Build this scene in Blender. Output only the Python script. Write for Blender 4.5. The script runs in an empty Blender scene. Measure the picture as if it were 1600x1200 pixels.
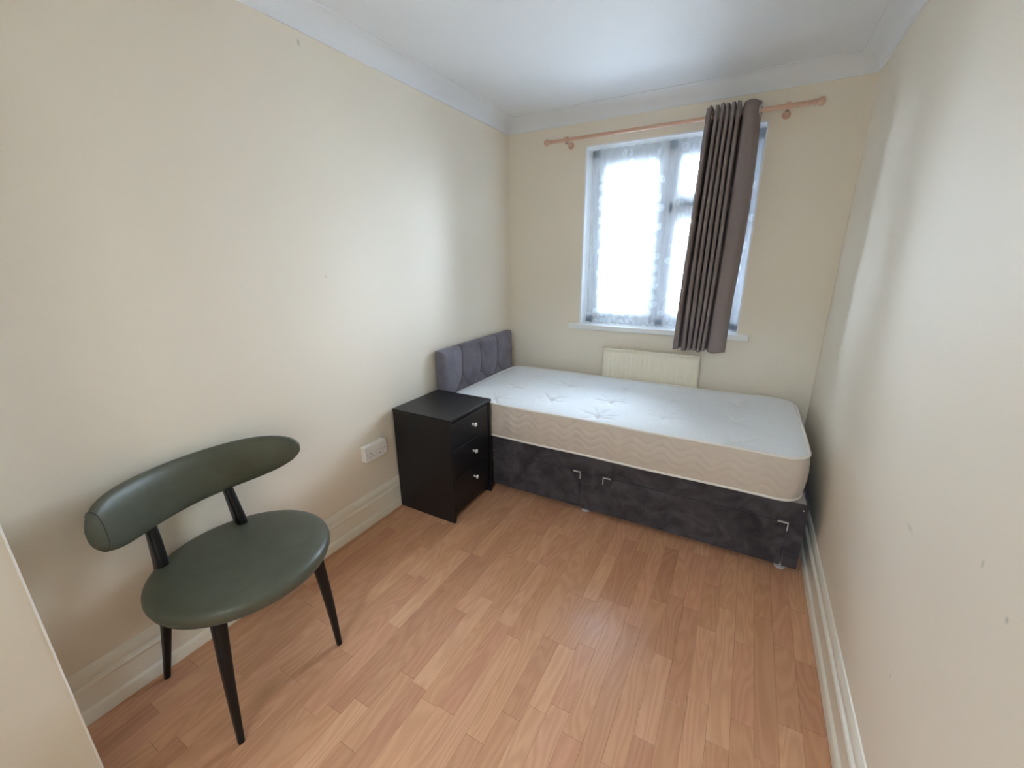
import bpy, math, random
from mathutils import Vector, Matrix

random.seed(7)
sc = bpy.context.scene
COL = sc.collection
PI = math.pi

# ------------------------------------------------------------------ camera
W, HC, HT = 2.10, 2.284, 2.362          # room width, underside of cove, ceiling
cam_d = bpy.data.cameras.new('camera'); cam = bpy.data.objects.new('camera', cam_d); COL.objects.link(cam)
yaw, pitch, roll = 0.5118, -0.2940, -0.0092
fw = Vector((-math.sin(yaw)*math.cos(pitch), math.cos(yaw)*math.cos(pitch), math.sin(pitch)))
rt = Vector((math.cos(yaw), math.sin(yaw), 0)); up = rt.cross(fw)
r2 = math.cos(roll)*rt + math.sin(roll)*up; u2 = -math.sin(roll)*rt + math.cos(roll)*up
M = Matrix((r2, u2, -fw)).transposed().to_4x4(); M.translation = (1.679, -2.974, 1.416)
cam.matrix_world = M
cam_d.sensor_width = 36; cam_d.lens = 645.22/1600*36; cam_d.clip_start = 0.02
sc.camera = cam

# ------------------------------------------------------------------ daylight
world = bpy.data.worlds.new('overcast_sky'); sc.world = world; world.use_nodes = True
bg = world.node_tree.nodes['Background']
bg.inputs['Color'].default_value = (0.745, 0.87, 1.05, 1)
bg.inputs['Strength'].default_value = 22.5
pl = bpy.data.lights.new('window_portal', 'AREA'); pl.shape = 'RECTANGLE'; pl.size = 1.10; pl.size_y = 1.24
pl.cycles.is_portal = True
po = bpy.data.objects.new('window_portal', pl); COL.objects.link(po)
po.location = (1.13, 0.215, 1.54); po.rotation_euler = (-PI/2, 0, 0)

vs = sc.view_settings
vs.view_transform = 'Standard'; vs.look = 'None'; vs.gamma = 1; vs.use_curve_mapping = False
vs.exposure = 1.50
cy = sc.cycles
cy.max_bounces = 12; cy.diffuse_bounces = 8; cy.glossy_bounces = 4; cy.transparent_max_bounces = 16
cy.transmission_bounces = 8
cy.sample_clamp_indirect = 8.0; cy.caustics_reflective = False; cy.caustics_refractive = False
cy.use_denoising = True

# ------------------------------------------------------------------ material helpers
MATS = {}
class NT:
    def __init__(s, name):
        s.m = bpy.data.materials.new(name); s.m.use_nodes = True
        s.t = s.m.node_tree; s.N = s.t.nodes; s.L = s.t.links
        s.b = s.N['Principled BSDF']; s.out = s.N['Material Output']
        MATS[name] = s.m
    def n(s, typ, **kw):
        nd = s.N.new(typ)
        for k, v in kw.items(): setattr(nd, k, v)
        return nd
    def lk(s, a, b): s.L.new(a, b)
    def math(s, op, a, b=None, c=None, clamp=False):
        nd = s.n('ShaderNodeMath', operation=op); nd.use_clamp = clamp
        for i, v in enumerate((a, b, c)):
            if v is None: continue
            if isinstance(v, (int, float)): nd.inputs[i].default_value = v
            else: s.lk(v, nd.inputs[i])
        return nd.outputs[0]
    def coord(s, kind='Object', scale=(1, 1, 1), loc=(0, 0, 0)):
        tc = s.n('ShaderNodeTexCoord'); mp = s.n('ShaderNodeMapping')
        mp.inputs['Scale'].default_value = scale; mp.inputs['Location'].default_value = loc
        s.lk(tc.outputs[kind], mp.inputs['Vector']); return mp.outputs[0]
    def noise(s, vec, scale, detail=3, rough=.5, dist=0):
        nd = s.n('ShaderNodeTexNoise'); nd.inputs['Scale'].default_value = scale
        nd.inputs['Detail'].default_value = detail; nd.inputs['Roughness'].default_value = rough
        nd.inputs['Distortion'].default_value = dist
        if vec is not None: s.lk(vec, nd.inputs['Vector'])
        return nd.outputs['Fac']
    def ramp(s, fac, stops):
        nd = s.n('ShaderNodeValToRGB'); e = nd.color_ramp.elements
        while len(e) < len(stops): e.new(.5)
        for el, (p, c) in zip(e, stops):
            el.position = p; el.color = (c[0], c[1], c[2], 1) if len(c) == 3 else c
        s.lk(fac, nd.inputs[0]); return nd.outputs[0]
    def mix(s, fac, a, b, typ='MIX'):
        nd = s.n('ShaderNodeMix', data_type='RGBA', blend_type=typ)
        for k, v in ((0, fac), (6, a), (7, b)):
            if isinstance(v, (int, float)): nd.inputs[k].default_value = v
            elif isinstance(v, tuple): nd.inputs[k].default_value = (v[0], v[1], v[2], 1)
            else: s.lk(v, nd.inputs[k])
        return nd.outputs[2]
    def bump(s, h, strength=.1, dist=.01):
        nd = s.n('ShaderNodeBump'); nd.inputs['Strength'].default_value = strength
        nd.inputs['Distance'].default_value = dist
        s.lk(h, nd.inputs['Height']); s.lk(nd.outputs[0], s.b.inputs['Normal'])
    def set(s, **kw):
        for k, v in kw.items():
            i = s.b.inputs[k.replace('_', ' ')]
            if isinstance(v, tuple): i.default_value = (v[0], v[1], v[2], 1)
            elif isinstance(v, (int, float)): i.default_value = v
            else: s.lk(v, i)
        return s.m

def paint(name, col, rough=.6, bump=.05, scale=180, var=.03, marks=(), spec=.3):
    s = NT(name)
    v = s.coord('Object')
    n1 = s.noise(v, 1.3, 3); n2 = s.noise(v, scale, 2)
    c = s.mix(n1, tuple(x*(1-var) for x in col), tuple(min(1, x*(1+var)) for x in col))
    for (p, scl, strength, dark) in marks:
        mp = s.n('ShaderNodeVectorMath', operation='SUBTRACT'); s.lk(v, mp.inputs[0]); mp.inputs[1].default_value = p
        ms = s.n('ShaderNodeVectorMath', operation='DIVIDE'); s.lk(mp.outputs[0], ms.inputs[0]); ms.inputs[1].default_value = scl
        ln = s.n('ShaderNodeVectorMath', operation='LENGTH'); s.lk(ms.outputs[0], ln.inputs[0])
        d = s.math('ADD', ln.outputs['Value'], s.math('MULTIPLY', s.noise(v, 120, 2), .8))
        f = s.math('MULTIPLY', s.math('SUBTRACT', 1.35, d, clamp=True), strength, clamp=True)
        c = s.mix(f, c, dark)
    s.set(Base_Color=c, Roughness=rough, Specular_IOR_Level=spec)
    if bump: s.bump(n2, bump, .002)
    return s.m

MAG = (0.84, 0.772, 0.655)
GREY = (.30, .29, .27)
paint('left_wall_paint', MAG, .55, .08, marks=[((0, -1.680, 2.240), (1, .010, .016), .6, GREY), ((0, -1.698, 1.348), (1, .012, .009), .3, GREY)])
paint('right_wall_paint', MAG, .55, .08, marks=[((2.1, -1.755, .782), (1, .032, .010), .28, GREY), ((2.1, -2.054, .899), (1, .006, .012), .5, GREY),
      ((2.1, -2.156, .870), (1, .008, .008), .6, GREY), ((2.1, -1.887, .455), (1, .004, .018), .4, GREY)])
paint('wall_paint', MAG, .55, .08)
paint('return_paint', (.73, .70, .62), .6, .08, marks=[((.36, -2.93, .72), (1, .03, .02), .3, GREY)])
paint('ceiling_paint', (0.80, 0.815, 0.83), .7, .06, 90)
paint('cove_paint', (0.80, 0.815, 0.83), .6, .02)
paint('skirting_gloss', (0.84, 0.80, 0.69), .28, .03, 40, spec=.5)
paint('white_gloss', (0.86, 0.87, 0.87), .3, .02, 60, spec=.5)
paint('upvc', (0.85, 0.88, 0.90), .25, 0, spec=.5)
paint('radiator_enamel', (0.84, 0.78, 0.63), .3, .02, 50, spec=.5)
paint('socket_plastic', (0.86, 0.85, 0.83), .3, 0, spec=.5)
paint('black_lacquer', (0.004, 0.004, 0.005), .35, .05, 60, spec=.35)
paint('socket_hole', (0.01, 0.01, 0.01), .6, 0)
paint('lead_strip', (0.16, 0.17, 0.18), .5, 0)
paint('handle_grey', (0.22, 0.22, 0.22), .4, 0)
paint('piping_tape', (0.83, 0.80, 0.74), .7, .2, 500)
paint('platform_cloth', (0.42, 0.38, 0.36), .9, .2, 700)
paint('seam_thread', (0.10, 0.105, 0.09), .6, 0)
paint('concrete', (0.42, 0.42, 0.41), .9, .2, 30)
paint('added_hall_carpet', (0.40, 0.39, 0.38), .95, .3, 300)  # floor of the added hall, neutral to keep the fill from turning orange
paint('bark', (0.10, 0.07, 0.05), .9, .3, 20)
paint('leaves', (0.10, 0.17, 0.06), .7, .3, 15, var=.4)
paint('render_coat', (0.62, 0.60, 0.57), .8, .1, 50)
paint('roof_tile', (0.22, 0.13, 0.10), .8, .1, 50)

s = NT('chrome'); s.set(Base_Color=(.78, .78, .79), Metallic=1.0, Roughness=.18)
s = NT('brushed_steel'); s.set(Base_Color=(.86, .86, .85), Metallic=.55, Roughness=.42)
s = NT('dark_eyelet'); s.set(Base_Color=(.55, .53, .50), Metallic=1.0, Roughness=.3)

# laminate: one strip per object, tone picked per strip, grain as stretched contour lines
s = NT('laminate')
oi = s.n('ShaderNodeObjectInfo'); ge = s.n('ShaderNodeNewGeometry')
rnd = s.math('FRACT', s.math('ADD', oi.outputs['Random'], ge.outputs['Random Per Island']))
off = s.n('ShaderNodeCombineXYZ'); s.lk(s.math('MULTIPLY', rnd, 37.0), off.inputs[0]); s.lk(s.math('MULTIPLY', rnd, 91.0), off.inputs[1]); s.lk(s.math('MULTIPLY', rnd, 13.0), off.inputs[2])
add = s.n('ShaderNodeVectorMath', operation='ADD'); s.lk(ge.outputs['Position'], add.inputs[0]); s.lk(off.outputs[0], add.inputs[1])
def stretch(v, sx, sy):
    m_ = s.n('ShaderNodeMapping'); m_.inputs['Scale'].default_value = (sx, sy, 1); s.lk(v, m_.inputs['Vector']); return m_.outputs[0]
n1 = s.noise(stretch(add.outputs[0], 9.0, 1.5), 1.0, 2, .45, .3)
rings = s.math('SINE', s.math('MULTIPLY', n1, 85.0))
fine = s.noise(stretch(add.outputs[0], 320.0, 9.0), 1.0, 3, .6)
g = s.math('ADD', s.math('MULTIPLY', rings, .24), s.math('MULTIPLY', fine, .55))
g = s.math('ADD', g, .2, clamp=True)
tone = s.ramp(rnd, [(0, (0.627, 0.330, 0.184)), (.2, (0.694, 0.386, 0.218)), (.45, (0.594, 0.314, 0.178)), (.65, (0.728, 0.414, 0.241)), (.85, (0.650, 0.336, 0.201)), (1, (0.549, 0.280, 0.161))])
dark = s.mix(1.0, tone, (.80, .74, .70), 'MULTIPLY')
colr = s.mix(g, dark, tone)
s.set(Base_Color=colr, Roughness=s.math('ADD', .20, s.math('MULTIPLY', fine, .08)), Specular_IOR_Level=.5)
s.bump(fine, .03, .001)

s = NT('black_ash')
v = s.coord('Object', (60, 4, 60)); gr = s.noise(v, 3.0, 4, .6, .4)
s.set(Base_Color=s.ramp(gr, [(.3, (.0035, .0035, .0045)), (.7, (.010, .010, .012))]), Roughness=s.math('ADD', .30, s.math('MULTIPLY', gr, .15)), Specular_IOR_Level=.45)
s.bump(gr, .06, .001)

s = NT('crushed_velvet')
v = s.coord('Object'); nz = s.noise(v, 9, 5, .6, .8); fz = s.noise(v, 900, 1)
s.set(Base_Color=s.ramp(nz, [(.35, (.032, .028, .031)), (.65, (.084, .076, .082))]), Roughness=.8, Sheen_Weight=.25, Sheen_Roughness=.5, Specular_IOR_Level=.15)
s.b.inputs['Sheen Tint'].default_value = (.75, .74, .85, 1)
s.bump(s.math('ADD', nz, s.math('MULTIPLY', fz, .2)), .15, .004)

s = NT('lit_plush_velvet')  # headboard velvet lightened: window light falling on it is put into the colour
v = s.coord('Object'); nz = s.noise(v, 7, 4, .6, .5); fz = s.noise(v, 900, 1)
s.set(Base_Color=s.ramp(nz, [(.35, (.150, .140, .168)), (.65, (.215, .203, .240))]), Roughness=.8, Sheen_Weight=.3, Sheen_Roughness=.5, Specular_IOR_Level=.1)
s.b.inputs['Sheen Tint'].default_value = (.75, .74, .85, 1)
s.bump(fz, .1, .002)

s = NT('mattress_damask')
v = s.coord('Object'); vo = s.n('ShaderNodeTexVoronoi'); vo.inputs['Scale'].default_value = 26; s.lk(v, vo.inputs['Vector'])
pat = s.math('SINE', s.math('MULTIPLY', vo.outputs['Distance'], 40.0)); fz = s.noise(v, 700, 2)
s.set(Base_Color=s.mix(s.math('MULTIPLY', s.math('ADD', pat, 1.0), .5), (.76, .79, .81), (.82, .84, .86)), Roughness=.75, Sheen_Weight=.15, Specular_IOR_Level=.2)
s.bump(s.math('ADD', s.math('MULTIPLY', pat, .25), fz), .12, .002)
s = NT('mattress_border')
fz = s.noise(s.coord('Object'), 600, 2)
s.set(Base_Color=s.mix(fz, (.59, .52, .44), (.66, .585, .50)), Roughness=.65, Sheen_Weight=.2, Specular_IOR_Level=.25); s.bump(fz, .12, .001)

s = NT('curtain_cloth')
v = s.coord('Object'); wv = s.noise(stretch(v, 900, 900) if False else v, 900, 2); bg_ = s.noise(v, 6, 3)
s.set(Base_Color=s.mix(bg_, (.235, .195, .195), (.280, .235, .235)), Roughness=.75, Sheen_Weight=.06, Specular_IOR_Level=.2)
s.bump(wv, .15, .001)

s = NT('green_leather')
v = s.coord('Object'); lw = s.noise(v, 260, 3, .6); big = s.noise(v, 7, 4, .6, .6)
s.set(Base_Color=s.ramp(big, [(.3, (.072, .079, .055)), (.7, (.102, .110, .080))]), Roughness=s.math('ADD', .34, s.math('MULTIPLY', big, .16)), Specular_IOR_Level=.5)
s.bump(s.math('ADD', lw, s.math('MULTIPLY', big, 1.5)), .10, .002)

s = NT('beech_wood')
v = s.coord('Object', (3, 60, 60)); gr = s.noise(v, 2.0, 3)
s.set(Base_Color=s.mix(gr, (.60, .36, .25), (.72, .47, .34)), Roughness=.35)

# thin window glass: lets light straight through, mirrors a little at grazing angles
s = NT('window_glass')
tr = s.n('ShaderNodeBsdfTransparent'); tr.inputs[0].default_value = (.95, .97, .97, 1)
gl = s.n('ShaderNodeBsdfGlossy'); gl.inputs['Roughness'].default_value = .02
fr = s.n('ShaderNodeFresnel'); fr.inputs[0].default_value = 1.45
mx = s.n('ShaderNodeMixShader'); s.lk(fr.outputs[0], mx.inputs[0]); s.lk(tr.outputs[0], mx.inputs[1]); s.lk(gl.outputs[0], mx.inputs[2])
s.lk(mx.outputs[0], s.out.inputs[0]); s.N.remove(s.b)

# lace: fine open weave with denser flowers in columns and a scalloped hem
s = NT('lace')
v = s.coord('Object')
sp = s.n('ShaderNodeSeparateXYZ'); s.lk(v, sp.inputs[0])
cm = s.n('ShaderNodeCombineXYZ'); s.lk(sp.outputs[0], cm.inputs[0]); s.lk(sp.outputs[2], cm.inputs[1])
nd_ = s.n('ShaderNodeTexNoise'); nd_.inputs['Scale'].default_value = 30; s.lk(cm.outputs[0], nd_.inputs['Vector'])
wob = s.n('ShaderNodeVectorMath', operation='MULTIPLY_ADD'); s.lk(nd_.outputs['Color'], wob.inputs[0]); wob.inputs[1].default_value = (.016,)*3; s.lk(cm.outputs[0], wob.inputs[2])
vo = s.n('ShaderNodeTexVoronoi'); vo.voronoi_dimensions = '2D'; vo.inputs['Scale'].default_value = 15; vo.inputs['Randomness'].default_value = .8; s.lk(wob.outputs[0], vo.inputs['Vector'])
d = vo.outputs['Distance']
flower = s.math('SUBTRACT', 1.0, s.math('MULTIPLY', s.math('SUBTRACT', d, .30), 14.0, clamp=True), clamp=True)
rings = s.math('ADD', .55, s.math('MULTIPLY', s.math('SINE', s.math('MULTIPLY', d, 42.0)), .45))
csp = s.n('ShaderNodeSeparateXYZ'); s.lk(vo.outputs['Color'], csp.inputs[0])
colm = s.math('SINE', s.math('MULTIPLY', sp.outputs[0], 2*PI/.17))
low = s.math('MULTIPLY', s.math('SUBTRACT', 1.25, sp.outputs[2], clamp=True), 2.0, clamp=True)
keep = s.math('GREATER_THAN', s.math('ADD', s.math('ADD', s.math('MULTIPLY', colm, .35), csp.outputs[0]), s.math('MULTIPLY', low, .5)), .58)
mot = s.math('MULTIPLY', s.math('MULTIPLY', flower, rings), keep)
topb = s.math('MULTIPLY', s.math('SUBTRACT', sp.outputs[2], 2.04, clamp=True), 12.0, clamp=True)
threads = s.math('MULTIPLY', s.noise(stretch(v, 500, 12), 1.0, 2), .10)
op = s.math('ADD', s.math('ADD', s.math('ADD', .30, threads), s.math('MULTIPLY', mot, .36)), s.math('MULTIPLY', topb, .12), clamp=True)
df = s.n('ShaderNodeBsdfDiffuse'); df.inputs[0].default_value = (.80, .88, .98, 1)
tl = s.n('ShaderNodeBsdfTranslucent'); tl.inputs[0].default_value = (.80, .86, .93, 1)
m1 = s.n('ShaderNodeMixShader'); m1.inputs[0].default_value = .62; s.lk(df.outputs[0], m1.inputs[1]); s.lk(tl.outputs[0], m1.inputs[2])
tr = s.n('ShaderNodeBsdfTransparent')
m2 = s.n('ShaderNodeMixShader'); s.lk(op, m2.inputs[0]); s.lk(tr.outputs[0], m2.inputs[1]); s.lk(m1.outputs[0], m2.inputs[2])
s.lk(m2.outputs[0], s.out.inputs[0]); s.N.remove(s.b)

# ------------------------------------------------------------------ mesh helpers
class MB:
    def __init__(s): s.v = []; s.f = []
    def box(s, x0, x1, y0, y1, z0, z1):
        b = len(s.v)
        s.v += [(x0,y0,z0),(x1,y0,z0),(x1,y1,z0),(x0,y1,z0),(x0,y0,z1),(x1,y0,z1),(x1,y1,z1),(x0,y1,z1)]
        s.f += [tuple(b+i for i in q) for q in ((0,3,2,1),(4,5,6,7),(0,1,5,4),(1,2,6,5),(2,3,7,6),(3,0,4,7))]
        return s
    def grid(s, P, wrap_i=False, wrap_j=False, flip=False):
        b = len(s.v); ni, nj = len(P), len(P[0])
        for row in P: s.v += [tuple(q) for q in row]
        for i in range(ni if wrap_i else ni-1):
            for j in range(nj if wrap_j else nj-1):
                q = (b+i*nj+j, b+((i+1)%ni)*nj+j, b+((i+1)%ni)*nj+(j+1)%nj, b+i*nj+(j+1)%nj)
                s.f.append(q[::-1] if flip else q)
        return s
    def loft(s, rings, cap=True):
        b = len(s.v); n = len(rings[0])
        s.grid(rings, wrap_j=True)
        if cap:
            s.f.append(tuple(b+j for j in range(n)))
            s.f.append(tuple(b+(len(rings)-1)*n+j for j in range(n-1, -1, -1)))
        return s
    def tube(s, pts, r, n=12, closed=False, cap=True):
        pts = [Vector(q) for q in pts]; rings = []
        m = len(pts); prev = None
        for i, p in enumerate(pts):
            a = pts[(i-1) % m] if (closed or i) else p; c = pts[(i+1) % m] if (closed or i < m-1) else p
            t = (c-a).normalized()
            if prev is None:
                h = Vector((0, 0, 1)) if abs(t.z) < .9 else Vector((1, 0, 0))
                e1 = (h - t*h.dot(t)).normalized()
            else: e1 = (prev - t*prev.dot(t)).normalized()
            prev = e1; e2 = t.cross(e1)
            rr = r[i] if isinstance(r, (list, tuple)) else r
            rings.append([tuple(p + e1*rr*math.cos(2*PI*k/n) + e2*rr*math.sin(2*PI*k/n)) for k in range(n)])
        if closed: s.grid(rings, wrap_i=True, wrap_j=True)
        else: s.loft(rings, cap)
        return s
    def lathe(s, prof, c, axis='z', n=32, sx=1, sy=1):
        rings = []
        for (r, h) in prof:
            ring = []
            for k in range(n):
                a = 2*PI*k/n; p, q = r*math.cos(a)*sx, r*math.sin(a)*sy
                ring.append({'z': (c[0]+p, c[1]+q, c[2]+h), 'x': (c[0]+h, c[1]+p, c[2]+q), 'y': (c[0]+p, c[1]+h, c[2]-q)}[axis])
            rings.append(ring)
        return s.loft(rings, True)
    def build(s, name, mat, parent=None, smooth=False, bevel=0, seg=2, angle=None, loc=None):
        o0 = Vector((0, 0, 0))
        q = parent
        while q: o0 += q.location; q = q.parent
        l = Vector(loc) if loc else Vector((0, 0, 0))
        me = bpy.data.meshes.new(name)
        me.from_pydata([tuple(Vector(p)-o0-l) for p in s.v], [], s.f)
        import bmesh
        bm = bmesh.new(); bm.from_mesh(me); bmesh.ops.recalc_face_normals(bm, faces=bm.faces); bm.to_mesh(me); bm.free()
        me.materials.append(MATS[mat])
        o = bpy.data.objects.new(name, me); COL.objects.link(o); o.parent = parent; o.location = l
        if bevel:
            md = o.modifiers.new('bevel', 'BEVEL'); md.width = bevel; md.segments = seg; md.limit_method = 'ANGLE'; md.angle_limit = math.radians(40)
            md.harden_normals = False
        if smooth or bevel:
            if angle is None and smooth: me.shade_smooth()
            else:
                me.shade_smooth(); me.set_sharp_from_angle(angle=math.radians(angle or 35))
        return o

def tag(o, label=None, cat=None, group=None, kind=None):
    if label: o['label'] = label
    if cat: o['category'] = cat
    if group: o['group'] = group
    if kind: o['kind'] = kind
    return o
def thing(name, loc, label=None, cat=None, group=None, kind=None):
    o = bpy.data.objects.new(name, None); COL.objects.link(o); o.location = loc; o.empty_display_size = .1
    return tag(o, label, cat, group, kind)
def B(name, mat, box, parent=None, bevel=0, **k): return MB().box(*box).build(name, mat, parent, bevel=bevel, **k)
def S(o, label=None): return tag(o, label, kind='structure')

# ------------------------------------------------------------------ room shell
DX0, DX1, DH = .95, 1.82, 2.02               # doorway, added with the hall to let fill light in
FILL_W = 20  # power of the added fill behind the camera
YF = -3.55                                   # wall behind the camera
WX0, WX1, WZ0, WZ1 = 0.60, 1.655, 0.945, 2.135   # window opening
RD = 0.125                                   # depth of the reveal
S(B('wall_left', 'left_wall_paint', (-.12, 0, YF-.1, .3, -.1, 2.5)), 'cream painted left wall with a small scuff near the ceiling')
S(B('wall_right', 'right_wall_paint', (W, W+.12, YF-.1, .3, -.1, 2.5)), 'cream painted right wall with faint scuff marks')
m = MB(); m.box(0, DX0, YF-.1, YF, -.1, 2.5); m.box(DX1, W, YF-.1, YF, -.1, 2.5); m.box(DX0, DX1, YF-.1, YF, DH, 2.5)
S(m.build('wall_front', 'wall_paint'), 'cream wall opposite the window with a doorway added for fill light')
m = MB(); m.box(DX0-.3, DX0-.2, -5.4, YF-.1, 0, 2.5); m.box(DX1+.3, DX1+.4, -5.4, YF-.1, 0, 2.5); m.box(DX0-.3, DX1+.4, -5.5, -5.4, 0, 2.5); m.box(DX0-.3, DX1+.4, -5.5, YF-.1, 2.4, 2.5)  # unseen hall, added only to house the fill
S(m.build('wall_added_hall', 'wall_paint'), 'unseen hallway walls added around the fill light')
S(B('floor_added_hall', 'added_hall_carpet', (DX0-.3, DX1+.4, -5.5, YF, -.1, 0)), 'grey carpet of the unseen hallway added for the fill light')
hl = thing('fill_light', (1.45, -4.80, 2.40), 'unseen round white fill light added in the hallway', 'fill light')  # added fixture, brightens the floor and bed front from behind the camera
MB().lathe([(.001, -.05), (.20, -.05), (.24, -.035), (.25, -.012), (.25, 0), (.001, 0)], (1.45, -4.80, 2.40), 'z', 32).build('base', 'white_gloss', hl, smooth=True, angle=40)
ld = bpy.data.lights.new('fill_lamp', 'AREA'); ld.shape = 'DISK'; ld.size = .46; ld.energy = FILL_W; ld.color = (.72, .92, 1.20)
lo_ = bpy.data.objects.new('fill_lamp', ld); COL.objects.link(lo_); lo_.parent = hl; lo_.location = (0, 0, -.056)
m = MB(); m.box(0, WX0, 0, .20, -.1, 2.5); m.box(WX1, W, 0, .20, -.1, 2.5)
m.box(WX0, WX1, 0, .20, -.1, WZ0-.012); m.box(WX0, WX1, 0, .20, WZ1, 2.5)
S(m.build('wall_back', 'wall_paint'), 'cream back wall around the window')
S(B('ceiling', 'ceiling_paint', (0, W, YF, 0, HT, HT+.1)), 'white painted ceiling')
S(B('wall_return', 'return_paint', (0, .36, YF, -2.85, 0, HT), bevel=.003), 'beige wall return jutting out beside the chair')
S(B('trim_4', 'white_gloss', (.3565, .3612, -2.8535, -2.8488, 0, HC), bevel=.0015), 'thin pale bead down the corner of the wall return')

# floor: slab with laminate strips laid along the room
flo = S(B('floor', 'concrete', (0, W, YF, 0, -.1, -.008)), 'oak effect three strip laminate floor')
SW = .196/3
strip_meshes = {}
def strip_geo(L, w, mb=None, x=0, y=0, wide=(0, 0)):
    mb = mb or MB(); c = .0003; b = len(mb.v); hx, hy = w/2-.0002, L/2-.0003
    for (ax, ay, z) in ((hx, hy, -.008), (hx, hy, -c), (hx-c, hy-c, 0)):
        mb.v += [(x-ax, y-ay, z), (x+ax, y-ay, z), (x+ax, y+ay, z), (x-ax, y+ay, z)]
    for r in (0, 1):
        for k in range(4): mb.f.append((b+r*4+k, b+r*4+(k+1) % 4, b+r*4+4+(k+1) % 4, b+r*4+4+k))
    mb.f.append((b+8, b+9, b+10, b+11))
    return mb
rest = MB(); n_strip = 0
xs = []; x = 1.422
while x > 0: x -= SW
while x < W:
    a, c = max(x, .003), min(x+SW, W-.003)
    if c-a > .004: xs.append((a, c))
    x += SW
for (a, c) in xs:
    y = YF + .003 - random.random()*.3
    while y < -.003:
        L = random.choice((.26, .32, .38, .44, .50, .58))
        y0, y1 = max(y, YF+.003), min(y+L, -.003); y += L
        if y1-y0 < .01: continue
        ll, ww = round(y1-y0, 3), round(c-a, 4); xm, ym = (a+c)/2, (y0+y1)/2
        seen = -2.93 < y1 and y0 < -.93 and y0 > -3.05 and n_strip < 296
        if seen:
            key = (ll, ww)
            if key not in strip_meshes:
                mb = strip_geo(ll, ww); me = bpy.data.meshes.new('plank'); me.from_pydata(mb.v, [], mb.f); me.materials.append(MATS['laminate']); strip_meshes[key] = me
            o = bpy.data.objects.new('plank', strip_meshes[key]); COL.objects.link(o); o.parent = flo; o.location = (xm, ym, 0); n_strip += 1
        else: strip_geo(ll, ww, rest, xm, ym)
tag(rest.build('planking', 'laminate', flo), kind='stuff')

# cove between walls and ceiling: concave profile with small lips, (out from wall, height)
PJ, CV = .092, HT-HC
prof = [(0, -.004), (.005, -.004), (.006, .002)]
for k in range(13):
    a = PI/2*k/12
    prof.append((.006+(PJ-.012)*(1-math.cos(a)), .004+(CV-.008)*math.sin(a)))
prof += [(PJ-.004, CV-.004), (PJ, CV-.003), (PJ, CV+.02), (0, CV+.02)]
def cove(name, pt, s0, s1, label):
    m = MB(); m.loft([[pt(o, h, t_) for (o, h) in prof] for t_ in (s0, s1)]); return S(m.build(name, 'cove_paint', smooth=True, angle=30), label)
cove('trim_1', lambda o, h, t_: (o, t_, HC+h), YF, 0, 'white plaster coving along the left wall')
cove('trim_2', lambda o, h, t_: (t_, -o, HC+h), 0, W, 'white plaster coving above the window')
cove('trim_3', lambda o, h, t_: (W-o, t_, HC+h), YF, 0, 'white plaster coving along the right wall')

# skirting: stepped moulded profile
sk = [(0, 0), (.024, 0), (.024, .040), (.022, .044), (.015, .050), (.014, .120), (.019, .125), (.020, .131), (.017, .137), (.008, .141), (.008, .150), (.014, .155), (.0135, .166), (.010, .176), (.004, .185), (0, .187)]
def skirt(name, pt, s0, s1, label):
    m = MB(); m.loft([[pt(o, h, t_) for (o, h) in sk] for t_ in (s0, s1)]); return S(m.build(name, 'skirting_gloss', smooth=True, angle=28), label)
skirt('baseboard_left', lambda o, h, t_: (o, t_, h), -2.85, 0, 'cream moulded skirting board under the left wall')
skirt('baseboard_right', lambda o, h, t_: (W-o, t_, h), YF, 0, 'cream moulded skirting board under the right wall')
skirt('baseboard_back', lambda o, h, t_: (t_, -o, h), 0.022, W-.022, 'cream skirting board behind the bed')

# ------------------------------------------------------------------ window
win = thing('window_1', (1.13, RD, WZ0), 'white double glazed window with leaded panes and a small top light', kind='structure')
m = MB()   # painted reveal lining
m.box(WX0-.002, WX0+.006, 0, RD, WZ0, WZ1); m.box(WX1-.006, WX1+.002, 0, RD, WZ0, WZ1); m.box(WX0, WX1, 0, RD, WZ1-.006, WZ1+.002)
m.box(WX0-.004, WX0+.004, -.002, .004, WZ0, WZ1+.004); m.box(WX1-.004, WX1+.004, -.002, .004, WZ0, WZ1+.004); m.box(WX0-.004, WX1+.004, -.002, .004, WZ1-.004, WZ1+.004)
m.build('reveal', 'white_gloss', win)
B('sill', 'white_gloss', (.52, 1.722, -.035, RD, WZ0-.038, WZ0), win, bevel=.006)
fy0, fy1 = RD, RD+.07
gx = [(.72, 1.06), (1.22, 1.545)]; gz0, gz1 = 1.045, 2.022
m = MB()   # outer frame and mullion
m.box(WX0, WX0+.06, fy0+.012, fy1, WZ0, WZ1); m.box(WX1-.06, WX1, fy0+.012, fy1, WZ0, WZ1)
m.box(WX0, WX1, fy0+.012, fy1, WZ1-.055, WZ1); m.box(WX0, WX1, fy0+.012, fy1, WZ0-.01, WZ0+.05)
m.box(1.11, 1.17, fy0+.012, fy1, WZ0, WZ1); m.box(1.14, 1.6, fy0+.012, fy1, 1.70, 1.765)
m.build('frame', 'upvc', win, bevel=.005)
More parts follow.
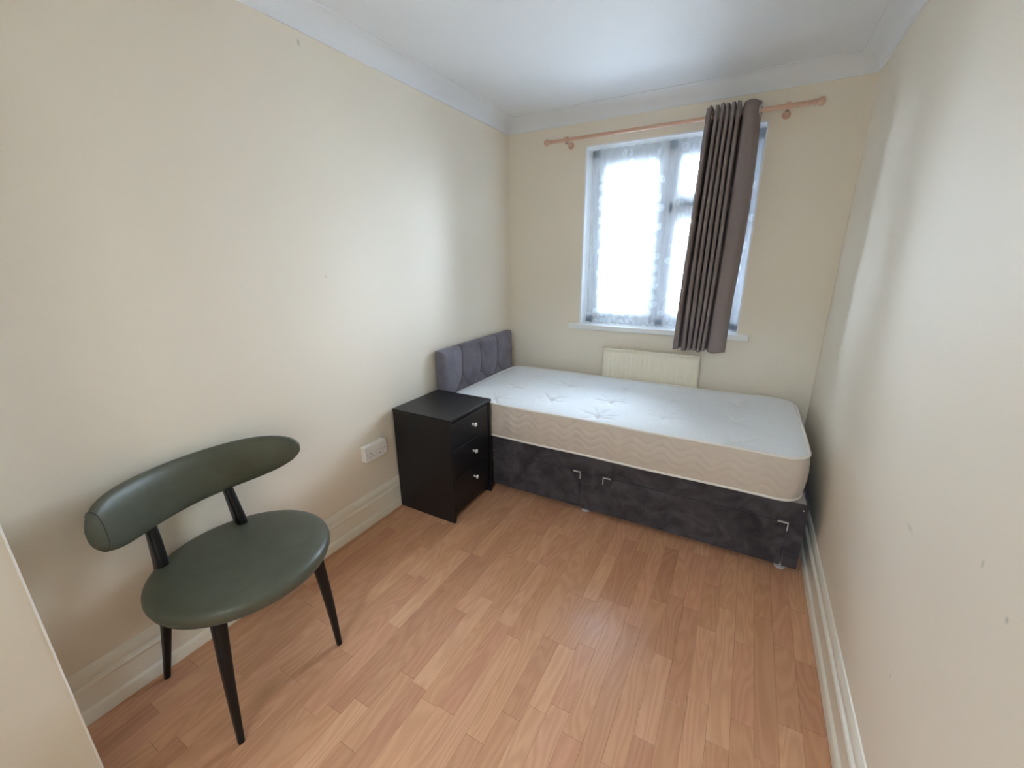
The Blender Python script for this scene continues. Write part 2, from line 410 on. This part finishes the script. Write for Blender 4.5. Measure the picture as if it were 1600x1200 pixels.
def sash(x0, x1, z0, z1, gx0, gx1, gz0, gz1):
    m = MB()
    m.box(x0, gx0, fy0, fy1-.01, z0, z1); m.box(gx1, x1, fy0, fy1-.01, z0, z1)
    m.box(gx0, gx1, fy0, fy1-.01, gz1, z1); m.box(gx0, gx1, fy0, fy1-.01, z0, gz0)
    o = m.build('sash', 'upvc', win, bevel=.005)
    B('pane', 'window_glass', (gx0-.004, gx1+.004, fy0+.030, fy0+.034, gz0-.004, gz1+.004), o)
    def lead(x0, x1, z0, z1): B('lead_strip', 'lead_strip', (x0, x1, fy0+.026, fy0+.030, z0, z1), o)
    w = .0028
    for xx in (gx0+.055, gx0+.10, gx1-.10, gx1-.045):
        if gx0 < xx < gx1: lead(xx-w, xx+w, gz0, gz1)
    for zz in ((gz1-.055, gz1-.105, gz0+.055, gz0+.105) if gz1-gz0 > .3 else (gz1-.055, gz1-.105)): lead(gx0, gx1, zz-w, zz+w)
    return o
sash(WX0+.055, 1.117, WZ0+.045, WZ1-.05, .72, 1.06, gz0, gz1)
sash(1.163, WX1-.055, 1.755, WZ1-.05, 1.22, 1.545, 1.812, gz1)
lo = sash(1.163, WX1-.055, WZ0+.045, 1.71, 1.22, 1.545, gz0, 1.655)
m = MB(); m.box(1.23, 1.30, fy0-.022, fy0-.008, 1.742, 1.756); m.box(1.255, 1.275, fy0-.010, fy0+.002, 1.738, 1.76)
m.build('handle', 'handle_grey', win, bevel=.004)

# net curtain hung close to the glass, softly pleated
P = []
for i in range(161):
    t_ = i/160
    row = []
    for k in range(31):
        h = k/30
        x = WX0+.020 + (WX1-WX0-.026)*t_
        if t_ < .12: x += (.12-t_)/.12*(.018*math.sin(PI*min(1, (1-h)*1.25))) * (1 if h > .1 else h*10)
        a = .006*(1.2-.6*h)
        y = .082 + a*math.sin(2*PI*t_*17+.6*math.sin(5*h)) + a*.5*math.sin(2*PI*t_*7.3+2*h)
        row.append((x, y, WZ0+.003+.0015*(1+math.sin(2*PI*t_*22))*(1-h) + (WZ1-.012-WZ0-.003)*h))
    P.append(row)
net = MB().grid(P).build('net_curtain', 'lace', smooth=True)
tag(net, 'white floral lace net curtain hanging against the window glass', 'net curtain')

# ------------------------------------------------------------------ curtain rod
RZ, RY = 2.170, -.09
rod = thing('curtain_rod', (1.1, 0, RZ), 'pale pink beech curtain rod with round finials above the window', 'curtain rod')
MB().tube([(.375, RY, RZ), (1.85, RY, RZ)], .0115, 20).build('pole', 'beech_wood', rod, smooth=True, angle=40)
for sx, xe in ((-1, .375), (1, 1.85)):
    pr = [(.001, -.004), (.0135, -.004), (.0165, .0), (.0165, .006), (.012, .009), (.016, .014), (.0225, .022), (.0255, .032), (.0235, .043), (.016, .051), (.001, .054)]
    MB().lathe([(max(r*.82, .001), sx*h*.85) for r, h in pr], (xe, RY, RZ), 'x', 24).build('finial', 'beech_wood', rod, smooth=True, angle=50)
for xb in (.492, 1.733):
    m = MB(); m.tube([(xb+.016*math.cos(0), 0, 0)]*0 or [(xb-.011, RY, RZ), (xb-.0105, RY, RZ), (xb+.0105, RY, RZ), (xb+.011, RY, RZ)], [.0165, .0185, .0185, .0165], 24)
    m.tube([(xb, RY+.012, RZ-.006), (xb, -.03, RZ-.018), (xb, -.008, RZ-.018)], [.009, .009, .011], 16)
    m.lathe([(.001, -.012), (.016, -.012), (.020, -.008), (.021, 0), (.001, 0)], (xb, 0, RZ-.018), 'y', 24)
    br = m.build('bracket', 'beech_wood', rod, smooth=True, angle=40)
    MB().tube([(xb, RY, RZ-.017), (xb, RY, RZ-.026)], [.006, .005], 12).build('screw', 'handle_grey', br, smooth=True, angle=40)

# ------------------------------------------------------------------ curtain (single, drawn to the right)
cur = thing('curtain', (1.48, RY, .84), 'grey eyelet curtain bunched up over the right half of the window', 'curtain')
# plan of the pleats at the top: (x, y offset from the rod)
key = [(1.342, .020), (1.345, -.040), (1.356, -.058), (1.368, -.044), (1.372, .0), (1.374, .045), (1.380, .055), (1.386, .040)]
for k in range(5):                                   # five tight pleats, then a flat panel at the leading edge
    xk = 1.390 + .0268*k
    key += [(xk-.001, -.044), (xk+.007, -.060), (xk+.0155, -.044)] + [(xk+.017, .044), (xk+.0205, .054), (xk+.0245, .044)]*(k < 5)
key += [(1.530, -.030), (1.540, -.048), (1.562, -.053), (1.585, -.046), (1.602, -.022), (1.610, .012), (1.602, .046)]
def spline(pts, n):
    out = []; m = len(pts)
    for i in range(m-1):
        p0, p1, p2, p3 = pts[max(i-1, 0)], pts[i], pts[i+1], pts[min(i+2, m-1)]
        for k in range(n):
            t_ = k/n
            out.append(tuple(.5*((2*b)+(c-a)*t_+(2*a-5*b+4*c-d_)*t_*t_+(-a+3*b-3*c+d_)*t_**3) for a, b, c, d_ in zip(p0, p1, p2, p3)))
    out.append(pts[-1]); return out
pl_ = spline(key, 6)
CZ0, CZ1 = .838, 2.214
rows = []
for k in range(49):
    h = 1-k/48; z = CZ0+(CZ1-CZ0)*h; row = []
    for i, (x, yo) in enumerate(pl_):
        f = (x-1.345)/.267
        low = 1-h
        xx = x + low*(-.045*(1-f) - .012*f) + .010*math.sin(PI*low)*(f-.4)
        amp = 1 - .30*low + .08*math.sin(3*low+f*4)
        xx += .004*math.sin(9*f+5*low)*low
        if f > .70: xx += .014*math.sin(PI*min(1, low*1.3))*(f-.70)/.30
        yy = RY + yo*amp - .006*low
        zz = z + (.005*math.sin(22*f))*(low**6) + .003*math.sin(25*f)*(h**14) - (.010 if f < .06 and k == 0 else 0)
        row.append((xx, yy, zz))
    rows.append(row)
cl = MB().grid(rows).build('cloth', 'curtain_cloth', cur, smooth=True)
md = cl.modifiers.new('thickness', 'SOLIDIFY'); md.thickness = .0025; md.offset = 0
# hem turned up at the foot
hem = [[(x+.0, y-.0025, z) for (x, y, z) in rows[48]], [(x, y-.0025, z+.05) for (x, y, z) in rows[48]]]
# eyelets where the cloth crosses the rod
for i in range(len(pl_)-1):
    (xa, ya), (xb, yb) = pl_[i], pl_[i+1]
    if ya*yb < 0 or (yb == 0):
        t_ = ya/(ya-yb); xc = xa+(xb-xa)*t_
        d_ = Vector((yb-ya, -(xb-xa), 0)).normalized()         # normal of the cloth in plan
        e = Vector((-d_.y, d_.x, 0)); c0 = Vector((xc, RY, RZ))
        pts = [c0 + e*.0245*math.cos(2*PI*q/28) + Vector((0, 0, 1))*.0245*math.sin(2*PI*q/28) for q in range(28)]
        MB().tube(pts, .0055, 10, closed=True).build('eyelet', 'dark_eyelet', cur, smooth=True)

# ------------------------------------------------------------------ radiator
rad = thing('radiator', (1.14, -.02, .16), 'cream panel radiator under the window, partly hidden behind the mattress', 'radiator')
RX0, RX1, RB, RT, RYF = .812, 1.462, .16, .792, -.066
prow = []; nfl = 19; pitch_ = (RX1-RX0-.05)/nfl
xs_ = [RX0, RX0+.004, RX0+.022]
ys_ = [RYF+.004, RYF, RYF]
for q in range(nfl):
    xa = RX0+.025+q*pitch_
    for fx, dy in ((.0, 0), (.18, 0), (.30, -.0035), (.50, -.0045), (.70, -.0035), (.82, 0)):
        xs_.append(xa+fx*pitch_); ys_.append(RYF+dy)
xs_ += [RX1-.022, RX1-.004, RX1]; ys_ += [RYF, RYF, RYF+.004]
prow = []
for z, k in ((RB, 0), (RB+.045, 0), (RB+.065, 1), (RT-.065, 1), (RT-.045, 0), (RT-.006, 0)):
    prow.append([(x, RYF+(y-RYF)*k if abs(x-RX0) > .01 and abs(x-RX1) > .01 else y, z) for x, y in zip(xs_, ys_)])
m = MB(); m.grid(prow); fp = m.build('front_panel', 'radiator_enamel', rad, smooth=True, angle=50)
fp.modifiers.new('thickness', 'SOLIDIFY').thickness = .003
B('back_panel', 'radiator_enamel', (RX0+.006, RX1-.006, -.030, -.026, RB, RT-.02), rad)
m = MB(); m.box(RX0, RX1, RYF-.001, RYF+.006, RT-.008, RT); m.box(RX0, RX1, -.030, -.024, RT-.008, RT)
q = RX0
while q < RX1: m.box(q, min(q+.006, RX1), RYF+.004, -.028, RT-.006, RT-.002); q += .0161
m.build('top_grille', 'radiator_enamel', rad)
for a, c in ((RX0-.003, RX0), (RX1, RX1+.003)): B('side_panel', 'radiator_enamel', (a, c, RYF-.001, -.024, RB+.01, RT), rad, bevel=.001)
for xx in (.95, 1.32): B('wall_bracket', 'radiator_enamel', (xx, xx+.03, -.028, 0, .3, .7), rad)
m = MB(); m.tube([(RX1-.02, -.045, RB+.01), (RX1+.03, -.045, RB+.01), (RX1+.035, -.045, RB), (RX1+.035, -.045, 0)], .009, 12)
m.build('pipe', 'radiator_enamel', rad, smooth=True, angle=40)

# ------------------------------------------------------------------ divan bed
bed = thing('divan_bed', (1.07, -.52, 0), 'dark grey velvet single divan bed with two drawers and a padded headboard', 'bed')
BX0, BX1, BY0, BY1, BZ0, BZ1 = .095, 2.045, -.962, -.082, .028, .362
DZ = .262
m = MB()
m.box(BX0, BX1, BY0+.022, BY1, BZ0, BZ1-.002)
m.box(BX0, BX1, BY0, BY0+.024, DZ, BZ1)
m.box(.992, 1.115, BY0, BY0+.024, BZ0, DZ); m.box(1.985, BX1, BY0, BY0+.024, BZ0, DZ); m.box(BX0, .135, BY0, BY0+.024, BZ0, DZ)
m.build('base', 'crushed_velvet', bed, bevel=.003, seg=2)
B('platform_top', 'platform_cloth', (BX0+.02, BX1-.012, BY0+.012, BY1-.01, BZ1-.003, BZ1+.0015), bed)
for (a, c, crn) in ((.139, .988, (1,)), (1.119, 1.981, (0, 1))):
    dr = B('drawer', 'crushed_velvet', (a, c, BY0+.001, BY0+.02, BZ0+.002, DZ-.005), bed, bevel=.003)
    for k in crn:
        m = MB(); zt = DZ-.005; t_ = .0026; y0, y1 = BY0-.0022, BY0+.012
        if k: m.box(c-.042, c+.001, y0, y1, zt-t_, zt+.0012); m.box(c-t_, c+.001, y0, y1, zt-.040, zt)
        else: m.box(a-.001, a+.042, y0, y1, zt-t_, zt+.0012); m.box(a-.001, a+t_, y0, y1, zt-.040, zt)
        tag(m.build('corner_trim', 'brushed_steel', dr), 'thin silver corner edging')
for fx in (.16, 1.02, 1.985):
    for fy in (-.928, -.13):
        m = MB(); m.lathe([(.001, 0), (.020, 0), (.024, .003), (.024, .009), (.019, .013), (.010, .014), (.009, .030), (.001, .030)], (fx, fy, 0), 'z', 24)
        m.build('foot', 'brushed_steel', bed, smooth=True, angle=40)
MB().lathe([(.0005, -.003), (.003, -.0022), (.0042, 0), (.0042, .002), (.0005, .002)], (2.025, BY0, .335), 'y', 12).build('stud', 'chrome', bed, smooth=True)
# headboard: channels over a buttoned diamond row
HX, HY0, HY1, HZ0, HZ1 = .060, -1.002, -.098, .22, .868
gy = [HY0 + (HY1-HY0)*k/4 for k in (1, 2, 3)]; ZB = .648; dy_ = (HY1-HY0)/4
def seg_d(y, z, a, b):
    ax, az = a; bx, bz = b; L2 = (bx-ax)**2+(bz-az)**2
    t_ = max(0, min(1, ((y-ax)*(bx-ax)+(z-az)*(bz-az))/L2))
    return math.hypot(y-ax-t_*(bx-ax), z-az-t_*(bz-az))
lines = []; btn = []
for y in gy:
    lines += [((y, ZB), (y, HZ1+.05)), ((y, ZB), (y-dy_/2, ZB-.13)), ((y, ZB), (y+dy_/2, ZB-.13))]; btn.append((y, ZB))
for y in (HY0+dy_/2, HY0+1.5*dy_, HY0+2.5*dy_, HY0+3.5*dy_): lines.append(((y, ZB-.13), (y, HZ0-.1))); btn.append((y, ZB-.13))
P = []
NY, NZ = 200, 110
for i in range(NY+1):
    y = HY0+(HY1-HY0)*i/NY; row = []
    for k in range(NZ+1):
        z = HZ0+(HZ1-HZ0)*k/NZ
        dl = min(seg_d(y, z, a, b) for a, b in lines); db = min(math.hypot(y-a, z-b) for a, b in btn)
        x = HX - .006 + .030*(1-math.exp(-(dl/.020)**.9)) - .012*math.exp(-(db/.024)**2) 
        e = min(y-HY0, HY1-y, HZ1-z)
        x -= .030*math.exp(-e/.014)
        zz = z - (.006*math.exp(-(min(abs(y-g_) for g_ in gy)/.012)**2) if k == NZ else 0)
        row.append((x, y, zz))
    P.append(row)
m = MB(); m.grid(P)
b0 = 0; nz = NZ+1
back = [[(.022, P[i][k][1], P[i][k][2]) for k in (0, NZ)] for i in range(NY+1)]
m.grid([[P[i][NZ], back[i][1], ] for i in range(NY+1)]); m.grid([[P[0][k], (.022, P[0][k][1], P[0][k][2])] for k in range(NZ+1)]); m.grid([[P[NY][k], (.022, P[NY][k][1], P[NY][k][2])] for k in range(NZ+1)])
m.v += [(.022, HY0, HZ0), (.022, HY1, HZ0), (.022, HY1, HZ1), (.022, HY0, HZ1)]; n_ = len(m.v); m.f.append((n_-4, n_-3, n_-2, n_-1))
hb = m.build('headboard', 'lit_plush_velvet', bed, smooth=True, angle=60)
for (y, z) in btn[:3]:
    MB().lathe([(.0005, .0), (.010, .001), (.013, .005), (.010, .010), (.0005, .012)], (HX-.006, y, z), 'x', 16).build('button', 'lit_plush_velvet', hb, smooth=True)
for y in (-.75, -.3): B('strut', 'black_lacquer', (.03, .095, y, y+.05, .1, .3), bed)

# ------------------------------------------------------------------ mattress
mat = thing('mattress', (1.07, -.54, BZ1+.0015), 'white tufted single mattress with cream quilted border lying on the divan', 'mattress')
MX0, MX1, MY0, MY1 = .100, 2.014, -.972, -.090
MZ0, MZ1 = .366, .578
cx, cyy, hx, hy, R = (MX0+MX1)/2, (MY0+MY1)/2, (MX1-MX0)/2, (MY1-MY0)/2, .10
tufts = []
for k, x in enumerate((.385, .715, 1.050, 1.370, 1.715)):
    for y in ((-.35, -.64, -.895) if k % 2 == 0 else (-.20, -.45, -.765)): tufts.append((x, y))
def topz(x, y):
    ex = min(x-MX0, MX1-x); ey = min(y-MY0, MY1-y)
    e = min(ex, ey)
    z = MZ1 + .024*(1-math.exp(-max(e, 0)/.07)) + .003*math.sin(5.1*x+1)*math.sin(7*y)
    for j, (tx, ty) in enumerate(tufts):
        dx, dy = x-tx, y-ty; dd = dx*dx+dy*dy
        if dd > .05: continue
        dd = math.sqrt(dd); th = math.atan2(dy, dx)
        z -= .013*math.exp(-(dd/.020)**2) + .012*math.exp(-(dd/.075)**1.4)
        z -= .0050*max(0, math.cos(4*th+j*1.7))**4*math.exp(-((dd-.05)/.035)**2)
        z -= .0036*max(0, math.cos(7*th+j*2.9))**5*math.exp(-((dd-.075)/.03)**2)
    return z
P = []
NX, NYY = 330, 150
for j in range(NYY+1):
    y = cyy + hy*(2*j/NYY-1); ay = abs(y-cyy)-(hy-R)
    xm = hx if ay <= 0 else hx-R+math.sqrt(max(0, R*R-ay*ay))
    P.append([(cx+xm*(2*i/NX-1), y, topz(cx+xm*(2*i/NX-1), y) if 0 < i < NX and 0 < j < NYY else MZ1-.002) for i in range(NX+1)])
MB().grid(P).build('top_panel', 'mattress_damask', mat, smooth=True)
def perim(n, ox=0):
    a, b, r = hx+ox, hy+ox, R+ox; out = []; segs = [2*(b-r), PI*r/2, 2*(a-r), PI*r/2]*2
    tot = sum(segs[:4])*2/2*1.0 if False else 2*(2*(a-r)+2*(b-r))/1 if False else 4*((a-r)+(b-r))+2*PI*r
    for k in range(n):
        d_ = tot*k/n; side = [(1, 2*(b-r)), (0, PI*r/2)]
        lens = [2*(b-r), PI*r/2, 2*(a-r), PI*r/2, 2*(b-r), PI*r/2, 2*(a-r), PI*r/2]; i = 0
        while d_ > lens[i]: d_ -= lens[i]; i += 1
        if i == 0: p = (a, -b+r+d_, 1, 0)
        elif i == 1: t_ = d_/r; p = (a-r+r*math.cos(t_), b-r+r*math.sin(t_), math.cos(t_), math.sin(t_))
        elif i == 2: p = (a-r-d_, b, 0, 1)
        elif i == 3: t_ = PI/2+d_/r; p = (-a+r+r*math.cos(t_), b-r+r*math.sin(t_), math.cos(t_), math.sin(t_))
        elif i == 4: p = (-a, b-r-d_, -1, 0)
        elif i == 5: t_ = PI+d_/r; p = (-a+r+r*math.cos(t_), -b+r+r*math.sin(t_), math.cos(t_), math.sin(t_))
        elif i == 6: p = (-a+r+d_, -b, 0, -1)
        else: t_ = 1.5*PI+d_/r; p = (a-r+r*math.cos(t_), -b+r+r*math.sin(t_), math.cos(t_), math.sin(t_))
        out.append((cx+p[0], cyy+p[1], p[2], p[3], tot*k/n))
    return out
NP, NR = 1100, 34
per = perim(NP); P = []
for r_ in range(NR+1):
    h = r_/NR; z = MZ0+.004+(MZ1-MZ0-.006)*h; row = []
    for (x, y, nx_, ny_, s_) in per:
        bul = .012*math.sin(PI*h)**.7
        w = h*.20 + .020*math.sin(2*PI*s_/.150) + .008*math.sin(2*PI*s_/.41+1)
        g_ = 0
        for c0 in (.035, .075, .115, .155):
            q = abs(w-c0); g_ += math.exp(-(q/.0042)**2)
        seg = (math.sin(2*PI*s_/.47)+1)/2
        ed = min(1, h*8, (1-h)*8)
        o = bul - .0032*g_*ed*(.6+.4*seg) + .002*math.sin(2*PI*s_/.09)*ed
        row.append((x+nx_*o, y+ny_*o, z))
    P.append(row)
MB().grid(P, wrap_j=True).build('border', 'mattress_border', mat, smooth=True)
for zz, r_ in ((MZ1, .0068), (MZ0+.0065, .0062)):
    pts = [(x, y, zz + .0015*math.sin(s_*9)) for (x, y, nx_, ny_, s_) in perim(360, .002)]
    MB().tube(pts, r_, 10, closed=True).build('piping', 'piping_tape', mat, smooth=True)
MB().grid([[(x, y, MZ0+.003) for (x, y, *_q) in perim(120, -.01)], [(cx+(x-cx)*.01, cyy+(y-cyy)*.01, MZ0+.003) for (x, y, *_q) in perim(120, -.01)]], wrap_j=True).build('underside', 'mattress_border', mat)
for (x, y) in tufts:
    z = topz(x, y)
    m = MB(); m.lathe([(.0005, -.001), (.0075, -.001), (.009, .001), (.007, .003), (.0005, .0038)], (x, y, z), 'z', 14)
    for k in range(5):
        a = k*1.256+x*9; m.tube([(x, y, z+.002), (x+.007*math.cos(a), y+.007*math.sin(a), z+.007)], [.0022, .0008], 5)
    m.build('tuft', 'piping_tape', mat, smooth=True)

# ------------------------------------------------------------------ nightstand
ns = thing('nightstand', (.225, -1.2, 0), 'black ash three drawer bedside cabinet with steel knobs beside the bed', 'nightstand')
NX0, NX1, NY0, NY1, NH = .024, .422, -1.402, -1.004, .619
T = .016
B('top', 'black_ash', (NX0, NX1+.006, NY0-.002, NY1+.002, NH-T, NH), ns, bevel=.0015)
for a in (NY0, NY1-T): B('side_panel', 'black_ash', (NX0, NX1, a, a+T, 0, NH-T-.0005), ns, bevel=.001)
B('back_panel', 'black_ash', (NX0+.002, NX0+.008, NY0+T, NY1-T, .03, NH-T-.001), ns)
B('plinth', 'black_ash', (NX1-.034, NX1-.018, NY0+T, NY1-T, .030, .098), ns, bevel=.001)
B('bottom_panel', 'black_ash', (NX0+.008, NX1-.02, NY0+T, NY1-T, .090, .104), ns)
for (a, c) in ((.108, .262), (.266, .432), (.436, .590)):
    dr = B('drawer', 'black_ash', (NX1-.022, NX1-.004, NY0+T+.003, NY1-T-.010, a, c), ns, bevel=.0015)
    kz = (a+c)/2+.010; ky = -1.190
    tag(MB().lathe([(.0005, -.004), (.0085, -.004), (.008, .0), (.0055, .006), (.006, .012), (.011, .017), (.0125, .021), (.0115, .025), (.007, .0275), (.0005, .0285)], (NX1-.004, ky, kz), 'x', 20).build('knob', 'brushed_steel', dr, smooth=True, angle=50), 'round brushed steel knob')

# ------------------------------------------------------------------ double socket
so = thing('wall_socket', (0, -1.555, .425), 'white surface mounted double wall socket above the skirting', 'socket')
YA, YB, ZA, ZB2 = -1.630, -1.484, .384, .470
B('back_box', 'socket_plastic', (0, .026, YA, YB, ZA, ZB2), so, bevel=.003)
fp = B('faceplate', 'socket_plastic', (.026, .035, YA-.001, YB+.001, ZA-.001, ZB2+.001), so, bevel=.003, seg=3)
for yc in (-1.592, -1.522):
    sign = -1 if yc < -1.55 else 1
    for (dy, dz, w_, h_) in ((0, .006, .004, .008), (-.011, -.013, .007, .004), (.011, -.013, .007, .004)):
        B('pin_hole', 'socket_hole', (.0345, .0353, yc+dy-w_/2, yc+dy+w_/2, .420+dz-h_/2, .420+dz+h_/2), fp)
for yc in (-1.571, -1.543): B('rocker_switch', 'socket_plastic', (.034, .0385, yc-.006, yc+.006, .438, .460), so, bevel=.0015)
for yc in (-1.617, -1.497): MB().lathe([(.0003, 0), (.0028, 0), (.0028, .0006), (.0003, .0008)], (.035, yc, .427), 'x', 10).build('screw', 'handle_grey', fp)

# ------------------------------------------------------------------ chair
ch = thing('chair', (.28, -2.39, 0), 'low dark green leather chair with curved backrest and black tapered legs', 'chair')
SC = (.280, -2.386); SK = .268/.2585
pf = [(.001, .384), (.19, .384), (.232, .388), (.250, .397), (.258, .412), (.2585, .428), (.252, .441), (.238, .450), (.215, .455), (.15, .458), (.07, .457), (.001, .456)]
rings = []
pf2 = spline(pf, 3)
for (r, h) in pf2:
    ring = []
    for k in range(96):
        a = 2*PI*k/96; x = SC[0]+SK*r*math.cos(a); y = SC[1]+SK*r*math.sin(a)*1.024
        ring.append((x, y, h + .008 + .027*(x-SC[0]) - (.004*(1-(r/.26)**2) if h > .44 else 0)))
    rings.append(ring)
seat = MB().loft(rings).build('seat', 'green_leather', ch, smooth=True)
ring = [(SC[0]+.2598*math.cos(2*PI*k/96), SC[1]+.2662*math.sin(2*PI*k/96), .405+.007*math.cos(2*PI*k/96)) for k in range(96)]
MB().tube(ring, .0022, 6, closed=True).build('welt', 'seam_thread', seat, smooth=True)
# backrest: swept pad, wrapped forward at both ends
def back_ring(u, grow=0):
    au = abs(u)
    yc = -2.386 + .318*u; xc = .055 + .138*au**2.0 - .006*u
    ln = max(0, 1-(au/1.006)**(7.5 if u < 0 else 4.2))
    hh = (.089 - .006*u)*ln**.5 + grow; th = .027*(max(0, 1-(au/1.006)**9))**.5 + grow
    zc = .683 + .015*u*u + .003*u
    tx = Vector((.276*u-.006, .318, 0)).normalized(); nrm = Vector((tx.y, -tx.x, 0))
    out = []
    for k in range(40):
        a = 2*PI*k/40; c_, s_ = math.cos(a), math.sin(a)
        pz = hh*math.copysign(abs(s_)**(2/2.5), s_); pn = th*math.copysign(abs(c_)**(2/2.5), c_)
        pn += -.05*pz
        out.append(tuple(Vector((xc, yc, zc+pz)) + nrm*pn))
    return out
us = [math.sin(PI/2*t_/40) for t_ in range(-40, 41)]
br = MB().loft([back_ring(u) for u in us]).build('backrest', 'green_leather', ch, smooth=True)
for u in (-.925, .925): MB().tube(back_ring(u, .0006), .0018, 6, closed=True).build('seam', 'seam_thread', br, smooth=True)
def leg(pts, dims):
    """rounded-rectangle section along pts; dims = (half depth x, half width y)"""
    path = spline([tuple(p)+tuple(d_) for p, d_ in zip(pts, dims)], 8)
    rings = []
    for (x, y, z, dx, dy) in path:
        rings.append([(x+dx*math.copysign(abs(math.cos(2*PI*k/20))**.6, math.cos(2*PI*k/20)), y+dy*math.copysign(abs(math.sin(2*PI*k/20))**.6, math.sin(2*PI*k/20)), z) for k in range(20)])
    return MB().loft(rings).build('leg', 'black_lacquer', ch, smooth=True, angle=50)
leg([(.502, -2.602, 0), (.476, -2.584, .2), (.446, -2.560, .412)], [(.009, .009), (.015, .014), (.019, .020)])
leg([(.484, -2.226, 0), (.474, -2.232, .2), (.454, -2.242, .412)], [(.009, .009), (.015, .014), (.019, .020)])
leg([(.056, -2.613, 0), (.082, -2.585, .2), (.098, -2.556, .40), (.082, -2.545, .53), (.050, -2.540, .66)], [(.010, .009), (.018, .013), (.030, .017), (.026, .016), (.010, .014)])
leg([(.056, -2.215, 0), (.082, -2.240, .2), (.098, -2.285, .40), (.082, -2.297, .53), (.050, -2.300, .66)], [(.010, .009), (.018, .013), (.030, .017), (.026, .016), (.010, .014)])
m = MB(); m.box(.12, .42, -2.525, -2.500, .372, .396); m.box(.12, .42, -2.275, -2.250, .372, .396); m.box(.395, .42, -2.50, -2.275, .372, .396); m.box(.12, .145, -2.50, -2.275, .372, .396)
m.build('seat_frame', 'black_lacquer', ch, bevel=.004)

# ------------------------------------------------------------------ outside the window
S(B('ground', 'concrete', (-40, 40, .6, 60, -.40, -.3)), 'pale paving outside the window')
def tree(name, x, y, h, r, label):
    t_ = thing(name, (x, y, -.3), label, 'tree')
    MB().tube([(x, y, -.3), (x+.1, y, h*.4), (x, y+.1, h*.75)], [.16, .12, .05], 10).build('trunk', 'bark', t_, smooth=True)
    m = MB()
    rs = random.Random(hash(name) % 97 + int(abs(x)*10))
    for k in range(260):
        a = rs.random()*2*PI; b = math.acos(2*rs.random()-1); q = r*rs.random()**.4
        c = Vector((x+q*math.cos(a)*math.sin(b), y+q*math.sin(a)*math.sin(b), h*.68+q*.75*math.cos(b)))
        s_ = r*(.10+.10*rs.random())
        rot = Matrix.Rotation(rs.random()*6, 3, 'Z') @ Matrix.Rotation(rs.random()*6, 3, 'X')
        b0 = len(m.v)
        for d_ in ((1,0,0),(-1,0,0),(0,.8,0),(0,-.8,0),(0,0,.6),(0,0,-.6)): m.v.append(tuple(c + rot @ (Vector(d_)*s_)))
        m.f += [tuple(b0+i for i in f) for f in ((0,2,4),(2,1,4),(1,3,4),(3,0,4),(2,0,5),(1,2,5),(3,1,5),(0,3,5))]
    m.build('crown', 'leaves', t_)
    return t_
tree('garden_tree', -1.6, 8.0, 2.9, 1.1, 'bushy green tree seen faintly through the net in the left pane')
